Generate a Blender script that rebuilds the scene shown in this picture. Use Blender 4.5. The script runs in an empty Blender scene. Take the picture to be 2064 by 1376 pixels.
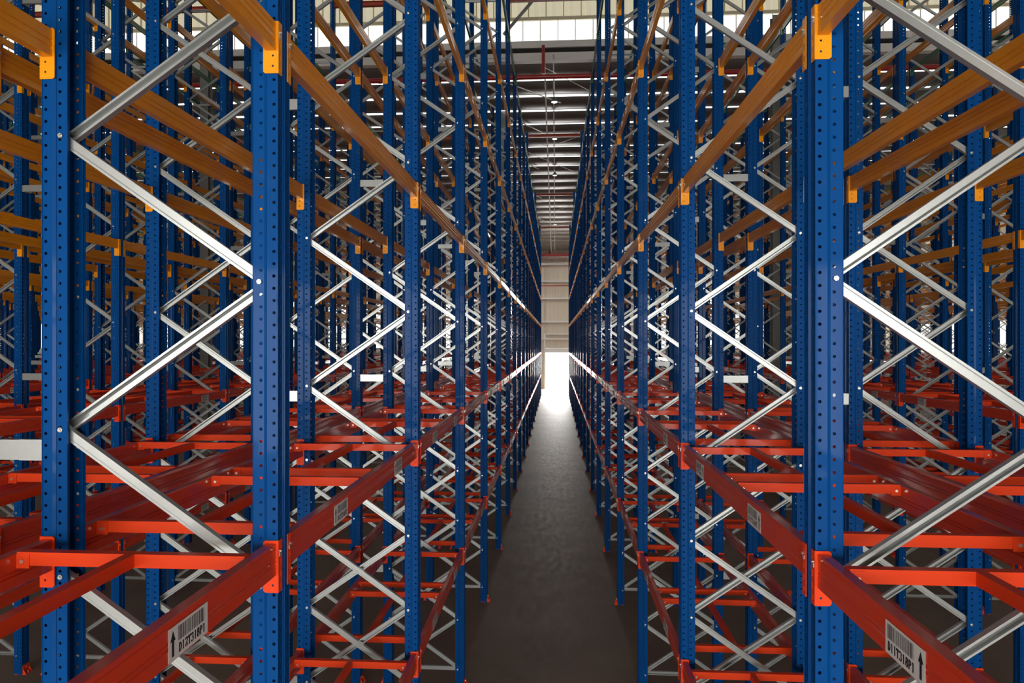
import bpy, math, random
from mathutils import Matrix, Vector

S = bpy.context.scene
COL = S.collection
random.seed(7)
PI = math.pi

# ------------------------------------------------------------------ camera, view, world, large lights
cd = bpy.data.cameras.new('camera'); cam = bpy.data.objects.new('camera', cd); COL.objects.link(cam)
CAM_Z, YAW = 4.283, 0.064
cam.location = (0, 0, CAM_Z); cam.rotation_euler = (PI / 2, 0, YAW)
cd.sensor_width = 36.0; cd.lens = 24.0; cd.clip_start = 0.05; cd.clip_end = 300
S.camera = cam
S.view_settings.view_transform = 'Standard'; S.view_settings.look = 'None'
S.view_settings.exposure = -0.12; S.view_settings.gamma = 1.0; S.view_settings.use_curve_mapping = False
S.cycles.use_denoising = True
S.cycles.max_bounces = 8; S.cycles.diffuse_bounces = 4; S.cycles.glossy_bounces = 5
S.cycles.sample_clamp_indirect = 8.0

w = bpy.data.worlds.new('daylight'); S.world = w; w.use_nodes = True
w.node_tree.nodes['Background'].inputs['Color'].default_value = (1.0, 0.98, 0.94, 1)
w.node_tree.nodes['Background'].inputs['Strength'].default_value = 8.0

def area(name, loc, rot, sx, sy, power, col=(1, 1, 1)):
    l = bpy.data.lights.new(name, 'AREA'); l.shape = 'RECTANGLE'; l.size = sx; l.size_y = sy
    l.energy = power; l.color = col
    o = bpy.data.objects.new(name, l); COL.objects.link(o); o.location = loc; o.rotation_euler = rot
    return o
# daylight through the wide open loading end of the hall behind the camera
area('loading_end_daylight', (-1.0, -13.5, 3.3), (PI / 2, 0, 0), 18, 6.0, 2950, (1.0, 0.96, 0.9))
# daylight falling through the open door at the far end of the aisle
area('far_door_daylight', (0.7, 63.0, 2.6), (math.radians(-80), 0, 0), 3.2, 3.0, 3000, (1.0, 0.98, 0.95))

# ------------------------------------------------------------------ materials
def mat(name, base, rough=0.5, metal=0.0, coat=0.0, cr=0.06, bump=0.0, var=0.0, scale=30.0, emit=None, es=0.0, spec=0.5):
    m = bpy.data.materials.new(name); m.use_nodes = True
    nt = m.node_tree; b = nt.nodes['Principled BSDF']
    b.inputs['Base Color'].default_value = (*base, 1); b.inputs['Roughness'].default_value = rough
    b.inputs['Metallic'].default_value = metal; b.inputs['Coat Weight'].default_value = coat
    b.inputs['Coat Roughness'].default_value = cr; b.inputs['Specular IOR Level'].default_value = spec
    if emit: b.inputs['Emission Color'].default_value = (*emit, 1); b.inputs['Emission Strength'].default_value = es
    if var or bump:
        tc = nt.nodes.new('ShaderNodeTexCoord'); n = nt.nodes.new('ShaderNodeTexNoise')
        n.inputs['Scale'].default_value = scale; n.inputs['Detail'].default_value = 4
        nt.links.new(tc.outputs['Object'], n.inputs['Vector'])
        if var:
            r = nt.nodes.new('ShaderNodeValToRGB')
            r.color_ramp.elements[0].position = 0.3; r.color_ramp.elements[1].position = 0.7
            r.color_ramp.elements[0].color = (*[c * (1 - var) for c in base], 1)
            r.color_ramp.elements[1].color = (*[min(1, c * (1 + var)) for c in base], 1)
            nt.links.new(n.outputs['Fac'], r.inputs['Fac']); nt.links.new(r.outputs['Color'], b.inputs['Base Color'])
        if bump:
            bp = nt.nodes.new('ShaderNodeBump'); bp.inputs['Strength'].default_value = bump; bp.inputs['Distance'].default_value = 0.002
            nt.links.new(n.outputs['Fac'], bp.inputs['Height']); nt.links.new(bp.outputs['Normal'], b.inputs['Normal'])
    return m

BLUE = mat('blue_enamel', (0.0006, 0.049, 0.196), 0.46, coat=0.07, bump=0.10, scale=9, spec=0.05)
AMBER = mat('amber_enamel', (0.78, 0.28, 0.003), 0.42, coat=0.7, cr=0.10, spec=0.2)
RED = mat('red_orange_enamel', (0.72, 0.052, 0.010), 0.5, coat=0.15, spec=0.1)
REDB = mat('red_orange_beam_enamel', (0.62, 0.042, 0.009), 0.40, coat=0.85, cr=0.10, spec=0.2)
GREEN = mat('green_enamel', (0.01, 0.13, 0.05), 0.28, coat=0.5)
GALV = mat('galvanised_steel', (0.46, 0.485, 0.48), 0.34, metal=0.72, var=0.03, scale=40)
ZINC = mat('zinc_plated_bolt', (0.8, 0.8, 0.74), 0.28, metal=0.9)
PIPE = mat('sprinkler_red', (0.42, 0.02, 0.018), 0.4, coat=0.3)
TIE = mat('brown_red_primer', (0.36, 0.05, 0.02), 0.45)
CREAM = mat('cream_cladding', (0.80, 0.72, 0.58), 0.6)
CREAMT = mat('cream_sheet', (0.72, 0.66, 0.46), 0.5)
TRANSL = mat('cream_translucent_sheet', (0.75, 0.70, 0.5), 0.5, emit=(1.0, 0.93, 0.70), es=0.38)
WHITEM = mat('white_metal', (0.85, 0.85, 0.81), 0.5)
STEEL = mat('grey_column_paint', (0.22, 0.23, 0.22), 0.5)
FOIL = mat('grey_insulation_facing', (0.16, 0.145, 0.14), 0.38, metal=0.25, bump=0.5, scale=1.2)
LABEL = mat('label_paper', (0.62, 0.60, 0.58), 0.5)
INK = mat('label_ink', (0.01, 0.01, 0.012), 0.5)
DARK = mat('black_parts_and_gap_shade', (0.01, 0.01, 0.01), 0.6)  # black for lamp shades and vents, also the painted eave shade
STREAK = mat('glowing_roof_streak', (0.8, 0.8, 0.75), 0.5, emit=(1.0, 1.0, 0.97), es=2.5)  # glow put in for light streaks mirrored by the sagging foil
STREAKF = mat('glowing_roof_streak_end', (0.8, 0.8, 0.75), 0.5, emit=(1.0, 0.98, 0.92), es=8.0)  # stronger glow on the end strips, added to brighten the far wall
CLERE = mat('clerestory_glazing', (0.8, 0.8, 0.75), 0.5, emit=(1.0, 1.0, 0.96), es=1.25)
SIDEW = mat('side_daylight_sheet', (0.8, 0.8, 0.75), 0.5, emit=(1.0, 0.99, 0.95), es=1.6)
LAMPG = mat('lamp_lens', (0.9, 0.9, 0.85), 0.3, emit=(1.0, 0.97, 0.9), es=2.5)

def concrete():
    m = bpy.data.materials.new('polished_concrete'); m.use_nodes = True
    nt = m.node_tree; b = nt.nodes['Principled BSDF']
    tc = nt.nodes.new('ShaderNodeTexCoord')
    n1 = nt.nodes.new('ShaderNodeTexNoise'); n1.inputs['Scale'].default_value = 0.9; n1.inputs['Detail'].default_value = 6
    n2 = nt.nodes.new('ShaderNodeTexNoise'); n2.inputs['Scale'].default_value = 3.0; n2.inputs['Detail'].default_value = 8; n2.inputs['Roughness'].default_value = 0.7
    nt.links.new(tc.outputs['Object'], n1.inputs['Vector'])
    mp = nt.nodes.new('ShaderNodeMapping'); mp.inputs['Scale'].default_value = (3.2, 1.1, 1.0)
    nt.links.new(tc.outputs['Object'], mp.inputs['Vector']); nt.links.new(mp.outputs[0], n2.inputs['Vector'])
    r = nt.nodes.new('ShaderNodeValToRGB')
    r.color_ramp.elements[0].position = 0.32; r.color_ramp.elements[1].position = 0.68
    r.color_ramp.elements[0].color = (0.165, 0.126, 0.094, 1); r.color_ramp.elements[1].color = (0.215, 0.167, 0.126, 1)
    nt.links.new(n1.outputs['Fac'], r.inputs['Fac'])
    # saw-cut joints: one along the aisle, one every six metres across it
    sx = nt.nodes.new('ShaderNodeSeparateXYZ'); nt.links.new(tc.outputs['Object'], sx.inputs[0])
    def joint(sock, off, period):
        a = nt.nodes.new('ShaderNodeMath'); a.operation = 'ADD'; a.inputs[1].default_value = off; nt.links.new(sock, a.inputs[0])
        p = nt.nodes.new('ShaderNodeMath'); p.operation = 'PINGPONG'; p.inputs[1].default_value = period / 2; nt.links.new(a.outputs[0], p.inputs[0])
        l = nt.nodes.new('ShaderNodeMath'); l.operation = 'LESS_THAN'; l.inputs[1].default_value = 0.007; nt.links.new(p.outputs[0], l.inputs[0])
        return l.outputs[0]
    jx = joint(sx.outputs['X'], 0.06, 4.42); jy = joint(sx.outputs['Y'], 3.0, 6.0)
    mx = nt.nodes.new('ShaderNodeMath'); mx.operation = 'MAXIMUM'; nt.links.new(jx, mx.inputs[0]); nt.links.new(jy, mx.inputs[1])
    mix = nt.nodes.new('ShaderNodeMix'); mix.data_type = 'RGBA'
    nt.links.new(mx.outputs[0], mix.inputs[0]); nt.links.new(r.outputs['Color'], mix.inputs[6]); mix.inputs[7].default_value = (0.17, 0.145, 0.12, 1)
    nt.links.new(mix.outputs[2], b.inputs['Base Color'])
    r2 = nt.nodes.new('ShaderNodeMapRange'); r2.inputs[1].default_value = 0.3; r2.inputs[2].default_value = 0.7
    r2.inputs[3].default_value = 0.46; r2.inputs[4].default_value = 0.68
    b.inputs['Specular IOR Level'].default_value = 0.22
    nt.links.new(n2.outputs['Fac'], r2.inputs[0]); nt.links.new(r2.outputs[0], b.inputs['Roughness'])
    bp = nt.nodes.new('ShaderNodeBump'); bp.inputs['Strength'].default_value = 0.12; bp.inputs['Distance'].default_value = 0.004
    nt.links.new(n2.outputs['Fac'], bp.inputs['Height']); nt.links.new(bp.outputs['Normal'], b.inputs['Normal'])
    return m
FLOOR = concrete()

# ------------------------------------------------------------------ mesh collecting
class MB:
    def __init__(s): s.v = []; s.f = []; s.m = []; s.mats = []; s.smooth = []
    def mi(s, m):
        if m not in s.mats: s.mats.append(m)
        return s.mats.index(m)
    def add(s, vs, fs, m, M=None, smooth=False):
        o = len(s.v); i = s.mi(m)
        s.v += [tuple(M @ Vector(p)) if M is not None else tuple(p) for p in vs]
        s.f += [tuple(o + k for k in f) for f in fs]; s.m += [i] * len(fs); s.smooth += [smooth] * len(fs)
    def box(s, a, b, m, M=None):
        (x0, y0, z0), (x1, y1, z1) = a, b
        vs = [(x0, y0, z0), (x1, y0, z0), (x1, y1, z0), (x0, y1, z0), (x0, y0, z1), (x1, y0, z1), (x1, y1, z1), (x0, y1, z1)]
        s.add(vs, [(0, 3, 2, 1), (4, 5, 6, 7), (0, 1, 5, 4), (1, 2, 6, 5), (2, 3, 7, 6), (3, 0, 4, 7)], m, M)
    def prism(s, prof, a, b, m, axis='Y', M=None, caps=True):
        """closed profile in the two other axes, extruded from a to b"""
        n = len(prof)
        def P(p, t): return {'Y': (p[0], t, p[1]), 'Z': (p[0], p[1], t), 'X': (t, p[0], p[1])}[axis]
        vs = [P(p, a) for p in prof] + [P(p, b) for p in prof]
        fs = [(i, (i + 1) % n, n + (i + 1) % n, n + i) for i in range(n)]
        if caps: fs += [tuple(range(n - 1, -1, -1)), tuple(range(n, 2 * n))]
        s.add(vs, fs, m, M)
    def tube(s, p0, p1, r, m, n=10, M=None, r1=None):
        p0, p1 = Vector(p0), Vector(p1); d = (p1 - p0).normalized()
        u = d.orthogonal().normalized(); q = d.cross(u); r1 = r if r1 is None else r1
        vs = [p0 + (u * math.cos(t) + q * math.sin(t)) * r for t in [2 * PI * i / n for i in range(n)]] + \
             [p1 + (u * math.cos(t) + q * math.sin(t)) * r1 for t in [2 * PI * i / n for i in range(n)]]
        s.add(vs, [(i, (i + 1) % n, n + (i + 1) % n, n + i) for i in range(n)], m, M, smooth=True)
        s.add(vs, [tuple(range(n - 1, -1, -1)), tuple(range(n, 2 * n))], m, M)
    def merge(s, o, M=None, mirror=False):
        b = len(s.v); s.v += [tuple(M @ Vector(p)) if M is not None else p for p in o.v]
        s.f += [tuple(b + k for k in (reversed(f) if mirror else f)) for f in o.f]
        s.m += [s.mi(o.mats[i]) for i in o.m]; s.smooth += o.smooth
    def mesh(s, name):
        me = bpy.data.meshes.new(name); me.from_pydata(s.v, [], s.f)
        for m in s.mats: me.materials.append(m)
        me.polygons.foreach_set('material_index', s.m); me.polygons.foreach_set('use_smooth', s.smooth)
        me.update(); return me

def put(name, me, parent=None, loc=(0, 0, 0), rz=0.0):
    o = bpy.data.objects.new(name, me); COL.objects.link(o)
    if parent is not None: o.parent = parent
    o.location = loc; o.rotation_euler = (0, 0, rz)
    return o
def tag(o, label=None, cat=None, group=None, kind=None):
    if label: o['label'] = label
    if cat: o['category'] = cat; kind = kind or 'thing'
    if group: o['group'] = group
    if kind: o['kind'] = kind
    return o
def struct(name, mb): return tag(put(name, mb.mesh(name)), kind='structure')

# ------------------------------------------------------------------ rack dimensions
P = 2.82; Y0 = 2.713; PW = 0.125; PD = 0.104; DEPTH = 1.01
def YC(k): return Y0 + k * P + PW / 2
KMAX = 18
H_TOP, H_TIE = 12.05, 12.90
LEVELS = [(1.743, 'red'), (3.473, 'red'), (5.586, 'amber'), (7.69, 'amber'), (9.785, 'amber'), (11.88, 'green')]
TIES = (5, 9, 13, 17)
BMAT = {'red': RED, 'amber': AMBER, 'green': GREEN}

ROWS = []     # (name words, face x, dir, side, pair number, facing the aisle nearer the camera?)
NUM = ['first', 'second', 'third', 'fourth', 'fifth', 'sixth', 'seventh', 'eighth', 'ninth', 'tenth', 'eleventh', 'twelfth',
       'thirteenth', 'fourteenth', 'fifteenth', 'sixteenth', 'seventeenth', 'eighteenth', 'nineteenth', 'twentieth']
for i in range(8):
    xf = -1.129 - 4.42 * i
    ROWS.append(('%s row left of aisle' % NUM[2 * i], xf, 1, 'L', 2 * i))
    ROWS.append(('%s row left of aisle' % NUM[2 * i + 1], xf - 2.31, -1, 'L', 2 * i + 1))
for i in range(6):
    xf = 1.003 + 4.42 * i
    ROWS.append(('%s row right of aisle' % NUM[2 * i], xf, -1, 'R', 2 * i))
    ROWS.append(('%s row right of aisle' % NUM[2 * i + 1], xf + 2.31, 1, 'R', 2 * i + 1))

# ------------------------------------------------------------------ perforated upright post
def hole_strip(mb, A, B, n, z0, pitch, hx, rw, rh, m, offset=0.0, oct=8):
    """flat strip from A to B (x,y points), n cells high, one hole per cell at fraction hx"""
    A, B = Vector((A[0], A[1])), Vector((B[0], B[1])); L = (B - A).length; d = (B - A) / L
    cx = hx * L
    def Q(u, z): p = A + d * u; return (p.x, p.y, z)
    vs, fs = [], []
    for i in range(n):
        za = z0 + i * pitch; zb = za + pitch; zc = (za + zb) / 2 + offset
        o = len(vs)
        if oct == 4:
            vs += [Q(0, za), Q(L, za), Q(L, zb), Q(0, zb), Q(cx - rw, zc - rh), Q(cx + rw, zc - rh), Q(cx + rw, zc + rh), Q(cx - rw, zc + rh)]
            fs += [(o, o + 1, o + 5, o + 4), (o + 1, o + 2, o + 6, o + 5), (o + 2, o + 3, o + 7, o + 6), (o + 3, o, o + 4, o + 7)]
            continue
        vs += [Q(0, za), Q(L, za), Q(L, zb), Q(0, zb)]
        vs += [Q(cx + rw * math.cos(t), zc + rh * math.sin(t)) for t in [2 * PI * (j + 0.5) / 8 + PI for j in range(8)]]
        h = o + 4   # 0..7 start at 202.5 deg going round
        # corner triangles and side quads
        fs += [(o, o + 1, h + 2, h + 1), (o + 1, o + 2, h + 4, h + 3), (o + 2, o + 3, h + 6, h + 5), (o + 3, o, h + 0, h + 7),
               (o, h + 1, h + 0), (o + 1, h + 3, h + 2), (o + 2, h + 5, h + 4), (o + 3, h + 7, h + 6)]
    mb.add(vs, fs, m)
def plain_strip(mb, A, B, z0, z1, m, steps=1):
    vs, fs = [], []
    mb.add([(A[0], A[1], z0), (B[0], B[1], z0), (B[0], B[1], z1), (A[0], A[1], z1)], [(0, 1, 2, 3)], m)

def make_post(height, light=False):
    """open perforated section; outer web at x=0 facing +X, centred on y=0, standing on z=0"""
    pitch = 0.05; n = int(height / pitch); z1 = n * pitch
    mb = MB()
    pts = [(-0.104, -0.040), (-0.104, -0.054), (-0.057, -0.054), (-0.045, -0.0625), (-0.003, -0.0625), (0, -0.0595),
           (0, -0.013), (-0.008, -0.006), (-0.008, 0.006), (0, 0.013), (0, 0.0595), (-0.003, 0.0625), (-0.045, 0.0625),
           (-0.057, 0.054), (-0.104, 0.054), (-0.104, 0.040)]
    pts = [(x - 0.0026, max(-0.0600, min(0.0600, y))) for x, y in pts]
    for i in range(len(pts) - 1):
        a, b = pts[i], pts[i + 1]
        if light and i in (1, 3, 5, 9, 11, 13): hole_strip(mb, a, b, n - (i in (3, 11)), 0.025 * (i in (3, 11)), pitch, {1: 0.68, 13: 0.32, 3: 0.71, 11: 0.29, 5: 0.55, 9: 0.45}[i], 0.0066, 0.014 if i in (5, 9) else 0.0068, BLUE, 0.0, 4)
        elif light: plain_strip(mb, a, b, 0, z1, BLUE)
        elif i in (1, 13): hole_strip(mb, a, b, n, 0, pitch, 0.32 if i == 13 else 0.68, 0.0070, 0.0070, BLUE, 0.0)
        elif i in (3, 11): hole_strip(mb, a, b, n - 1, 0.025, pitch, 0.29 if i == 11 else 0.71, 0.0070, 0.0070, BLUE, 0.0)
        elif i in (5, 9): hole_strip(mb, a, b, n, 0, pitch, 0.55 if i == 5 else 0.45, 0.0055, 0.015, BLUE, 0.0)
        else: plain_strip(mb, a, b, 0, z1, BLUE)
    for (a, b) in ((pts[3], pts[4]), (pts[11], pts[12])):
        plain_strip(mb, a, b, 0, 0.025, BLUE); plain_strip(mb, a, b, z1 - 0.025, z1, BLUE)
    if light: return mb
    # wall thickness
    me = mb.mesh('tmp')
    import bmesh
    bm = bmesh.new(); bm.from_mesh(me); bmesh.ops.remove_doubles(bm, verts=bm.verts, dist=1e-5)
    bmesh.ops.solidify(bm, geom=bm.faces[:], thickness=0.0022)
    out = MB(); out.mi(BLUE)
    out.v = [tuple(v.co) for v in bm.verts]; bm.verts.index_update()
    out.f = [tuple(v.index for v in f.verts) for f in bm.faces]; out.m = [0] * len(out.f); out.smooth = [False] * len(out.f)
    bm.free(); bpy.data.meshes.remove(me)
    return out

def c_channel(mb, p0, p1, y0, y1, openside, m, wd=0.044, t=0.002):
    """C section from p0 to p1 (x,z); its depth runs y0..y1, open towards -y (openside=-1) or +y"""
    (x0, z0), (x1, z1) = p0, p1
    L = math.hypot(x1 - x0, z1 - z0); a = math.atan2(z1 - z0, x1 - x0)
    M = Matrix.Translation((x0, 0, z0)) @ Matrix.Rotation(-a, 4, 'Y')
    h = wd / 2; lip = 0.009; g = 0.006
    if openside > 0: wy, oy = y0, y1
    else: wy, oy = y1, y0
    s = 1 if oy > wy else -1
    prof = [(oy, h - lip), (oy, h), (wy, h), (wy, h * 0.55), (wy + s * 0.003, h * 0.45), (wy, h * 0.35), (wy, -h), (oy, -h), (oy, -h + lip),
            (oy - s * t, -h + lip), (oy - s * t, -h + t), (wy + s * t, -h + t), (wy + s * t, h * 0.33), (wy + s * (t + 0.003), h * 0.45), (wy + s * t, h * 0.57), (wy + s * t, h - t), (oy - s * t, h - t), (oy - s * t, h - lip)]
    mb.prism(prof, 0.0, L, m, axis='X', M=M)

def nodes(top):
    zs = [0.24 + 0.6125 * i for i in range(int((top - 0.3 - 0.24) / 0.6125) + 1)]
    return zs
def brace_list(top):
    """(kind, p0, p1): down = on the near side, up = on the other"""
    zs = nodes(H_TOP); xf, xb = -0.062, -DEPTH + 0.062; out = []
    for i in range(len(zs) - 1):          # main zigzag: back at even, front at odd
        a = (xb if i % 2 == 0 else xf, zs[i]); b = (xf if i % 2 == 0 else xb, zs[i + 1])
        out.append(('diagonal', a, b))
    for i in range(5):                    # second zigzag, lower five panels only
        a = (xf if i % 2 == 0 else xb, zs[i]); b = (xb if i % 2 == 0 else xf, zs[i + 1])
        out.append(('diagonal', a, b))
    out.append(('horizontal', (xb, zs[0]), (xf, zs[0]))); out.append(('horizontal', (xb, zs[-1] + 0.05), (xf, zs[-1] + 0.05)))
    return out
def brace_mesh(kind, a, b):
    mb = MB()
    rising = (b[1] - a[1]) * (b[0] - a[0]) > 0      # rises towards +x
    if kind == 'horizontal': c_channel(mb, a, b, -0.030, -0.002, 1, GALV)
    elif rising: c_channel(mb, a, b, 0.003, 0.032, -1, GALV)
    else: c_channel(mb, a, b, -0.032, -0.003, 1, GALV)
    return mb
def foot_mesh():
    mb = MB()
    mb.box((-0.100, -0.060, 0.0), (0.05, 0.060, 0.006), RED)
    mb.box((0.002, -0.052, 0.006), (0.007, 0.052, 0.115), RED)
    mb.prism([(0.007, 0.006), (0.05, 0.006), (0.007, 0.075)], -0.052, -0.047, RED)
    mb.prism([(0.007, 0.006), (0.05, 0.006), (0.007, 0.075)], 0.047, 0.052, RED)
    mb.tube((0.034, 0, 0.006), (0.034, 0, 0.034), 0.011, ZINC, 6)
    mb.tube((0.007, 0, 0.08), (0.017, 0, 0.08), 0.010, ZINC, 6)
    return mb
def with_bolts(post, front):
    mb = MB(); mb.merge(post)
    zs = nodes(H_TOP)
    for i, z in enumerate(zs):
        main = (i % 2 == 1) if front else (i % 2 == 0)
        if main or i <= 5:
            for s in (-1, 1):
                mb.tube((-0.080, s * 0.054, z), (-0.080, s * 0.062, z), 0.0105, ZINC, 6)
                mb.tube((-0.080, s * 0.062, z), (-0.080, s * 0.069, z), 0.006, ZINC, 8)
    return mb
R180 = Matrix.Rotation(PI, 4, 'Z')
post_mb = {}
for tall in (False, True):
    for light in (False, True):
        base = make_post(H_TIE if tall else H_TOP, light)
        for fr in (True, False): post_mb[(tall, fr, light)] = with_bolts(base, fr)
post_me = {k: v.mesh('post') for k, v in post_mb.items()}
foot_mb = foot_mesh(); foot_me = foot_mb.mesh('foot_plate')
BR = brace_list(H_TOP)
brace_me = [(k, brace_mesh(k, a, b).mesh(k + '_brace')) for k, a, b in BR]
def lean_frame(tall):      # for the far mass of frames
    h = H_TIE if tall else H_TOP; mb = MB()
    pr = [(-0.104, -0.054), (-0.05, -0.058), (-0.001, -0.0618), (-0.001, 0.0618), (-0.05, 0.058), (-0.104, 0.054), (-0.104, 0.05), (-0.004, 0.057), (-0.004, -0.057), (-0.104, -0.05)]
    mb.prism(pr, 0, h, BLUE, 'Z'); mb.prism([(-DEPTH - x, -y) for x, y in pr], 0, h, BLUE, 'Z')
    for k, a, b in BR:
        L = math.hypot(b[0] - a[0], b[1] - a[1]); M = Matrix.Translation((a[0], 0, a[1])) @ Matrix.Rotation(-math.atan2(b[1] - a[1], b[0] - a[0]), 4, 'Y')
        mb.box((0, -0.015, -0.022), (L, 0.015, 0.022), GALV, M)
    return mb
LEAN = {t: lean_frame(t) for t in (False, True)}
lean_me = {t: LEAN[t].mesh('rack_frame') for t in (False, True)}

# ------------------------------------------------------------------ beams
BL = P - PW      # clear length between posts
def beam_profile(col):
    if col == 'red':
        t, b, g = -0.012, -0.142, [(-0.030, -0.034), (-0.073, -0.083), (-0.090, -0.100)]
    else:
        t, b, g = -0.004, -0.120, [(-0.026, -0.034), (-0.050, -0.058), (-0.078, -0.088)]
    o, i, d = -0.006, -0.050, 0.005
    pr = [(o - 0.002, t), (o, t - 0.002)]
    for a, c in g: pr += [(o - 0.0012, a + 0.002), (o, a), (o - d, a - 0.004), (o - d, c + 0.004), (o, c), (o - 0.0012, c - 0.002)]
    pr += [(o, b + 0.002), (o - 0.002, b), (i + 0.002, b), (i, b + 0.002)]
    for a, c in reversed(g[1:]): pr += [(i, c), (i + d, c + 0.003), (i + d, a - 0.003), (i, a)]
    pr += [(i, t - 0.002), (i + 0.002, t)]
    return pr[::-1]
def bar_mb(col):
    mb = MB(); mb.prism(beam_profile(col), 0.004, BL - 0.004, REDB if col == 'red' else BMAT[col]); return mb
def connector_mb(col, end):
    """end=0: fixed to the post behind (y<0); end=1: fixed to the post in front (y>BL)"""
    mb = MB(); m = BMAT[col]; s = 1 if end == 0 else -1; yb = 0.0 if end == 0 else BL
    H = 0.212
    # plate against the side of the post, rounded corners, two real holes in the lower tab and one above
    def Y(v): return yb + s * v
    for y in (0.0005, 0.0040):
        A, B = (0.0, Y(y)), (-0.060, Y(y))
        vs = [(0, Y(y), 0), (-0.052, Y(y), 0), (-0.060, Y(y), -0.008), (-0.060, Y(y), -0.122), (0, Y(y), -0.122)]
        mb.add(vs, [(0, 1, 2, 3, 4)], m)
        for zc, zt, zb in ((-0.140, -0.122, -0.160), (-0.182, -0.160, -0.200)):
            hx, r = -0.020, 0.0048
            hv = [(hx + r * math.cos(t), Y(y), zc + r * math.sin(t)) for t in [2 * PI * (j + 0.5) / 8 + PI for j in range(8)]]
            cv = [(-0.060, Y(y), zb), (0, Y(y), zb), (0, Y(y), zt), (-0.060, Y(y), zt)]
            mb.add(cv + hv, [(0, 1, 6, 5), (1, 2, 8, 7), (2, 3, 10, 9), (3, 0, 4, 11), (0, 5, 4), (1, 7, 6), (2, 9, 8), (3, 11, 10)], m)
        mb.add([(0, Y(y), -0.200), (0, Y(y), -H), (-0.052, Y(y), -H), (-0.060, Y(y), -H + 0.008), (-0.060, Y(y), -0.200)], [(0, 1, 2, 3, 4)], m)
    rim = [(0, 0), (-0.052, 0), (-0.060, -0.008), (-0.060, -H + 0.008), (-0.052, -H), (0, -H)]
    for i in range(len(rim) - 1):
        a, b = rim[i], rim[i + 1]
        mb.add([(a[0], Y(0.0005), a[1]), (b[0], Y(0.0005), b[1]), (b[0], Y(0.004), b[1]), (a[0], Y(0.004), a[1])], [(0, 1, 2, 3)], m)
    # flange folded over the outer web of the post, with slots
    ys = sorted((Y(0.004), Y(-0.034)))
    zz = [0.0, -0.028, -0.052, -0.078, -0.104, -0.128, -0.152, -0.176, -0.198, -H]
    slot = (s * -0.013, s * -0.022); sl = sorted((yb + slot[0], yb + slot[1]))
    for i in range(len(zz) - 1):
        za, zb = zz[i], zz[i + 1]
        if i % 2 == 0: mb.box((0.0006, ys[0], zb), (0.0040, ys[1], za), m)
        else:
            mb.box((0.0006, ys[0], zb), (0.0040, sl[0], za), m); mb.box((0.0006, sl[1], zb), (0.0040, ys[1], za), m)
    # locking pin
    mb.tube((0.004, yb + s * -0.009, -0.044), (0.012, yb + s * -0.009, -0.044), 0.006, ZINC, 8)
    mb.box((0.004, min(yb + s * -0.020, yb + s * -0.004), -0.066), (0.0065, max(yb + s * -0.020, yb + s * -0.004), -0.050), ZINC)
    return mb

# serif letters drawn as strokes: list of polylines in a 0..1 box
def arc(cx, cy, rx, ry, a0, a1, n=10): return [(cx + rx * math.cos(math.radians(a0 + (a1 - a0) * i / n)), cy + ry * math.sin(math.radians(a0 + (a1 - a0) * i / n))) for i in range(n + 1)]
GLYPH = {
    'D': [[(0.22, 0), (0.22, 1)], [(0.0, 1), (0.45, 1)], [(0.0, 0), (0.45, 0)], arc(0.40, 0.5, 0.50, 0.5, 90, -90, 14)],
    '1': [[(0.5, 0), (0.5, 1)], [(0.25, 0.86), (0.5, 1)], [(0.25, 0), (0.75, 0)]],
    '2': [arc(0.45, 0.72, 0.36, 0.28, 165, -35, 10) + [(0.1, 0.02)], [(0.08, 0.03), (0.9, 0.03)], [(0.9, 0.03), (0.95, 0.22)]],
    'T': [[(0.5, 0), (0.5, 1)], [(0.02, 1), (0.98, 1)], [(0.02, 1), (0.02, 0.78)], [(0.98, 1), (0.98, 0.78)], [(0.28, 0), (0.72, 0)]],
    '3': [arc(0.42, 0.76, 0.34, 0.24, 160, -80, 10), arc(0.42, 0.27, 0.40, 0.27, 80, -160, 12)],
    '6': [arc(0.5, 0.3, 0.36, 0.3, 0, 360, 16), arc(0.75, 0.35, 0.62, 0.65, 95, 180, 8)],
    '8': [arc(0.5, 0.76, 0.30, 0.24, 0, 360, 14), arc(0.5, 0.27, 0.37, 0.27, 0, 360, 16)],
    'P': [[(0.22, 0), (0.22, 1)], [(0.0, 1), (0.5, 1)], [(0.0, 0), (0.45, 0)], arc(0.45, 0.74, 0.40, 0.26, 90, -90, 12), [(0.22, 0.48), (0.45, 0.48)]],
}
def draw_text(mb, text, u0, v0, cw, ch, put_uv, m):
    for i, c in enumerate(text):
        ox = u0 + i * cw
        for pl in GLYPH[c]:
            for (xa, ya), (xb, yb) in zip(pl, pl[1:]):
                ax, ay, bx, by = ox + xa * cw * 0.84, v0 + ya * ch, ox + xb * cw * 0.84, v0 + yb * ch
                L = math.hypot(bx - ax, by - ay)
                if L < 1e-7: continue
                t = ch * (0.045 + 0.080 * abs(by - ay) / L); nx, ny = -(by - ay) / L * t, (bx - ax) / L * t
                ex, ey = (bx - ax) / L * ch * 0.01, (by - ay) / L * ch * 0.01
                q = [(ax + nx - ex, ay + ny - ey), (ax - nx - ex, ay - ny - ey), (bx - nx + ex, by - ny + ey), (bx + nx + ex, by + ny + ey)]
                mb.add([put_uv(*p) for p in q], [(0, 1, 2, 3)], m)
random.seed(11)
BARS = []; _x = 0.0
while _x < 0.97:
    wdt = random.choice((0.008, 0.008, 0.016, 0.024)); BARS.append((_x, min(1.0, _x + wdt))); _x += wdt + random.choice((0.008, 0.012, 0.02))
LW, LH = 0.225, 0.100
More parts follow.
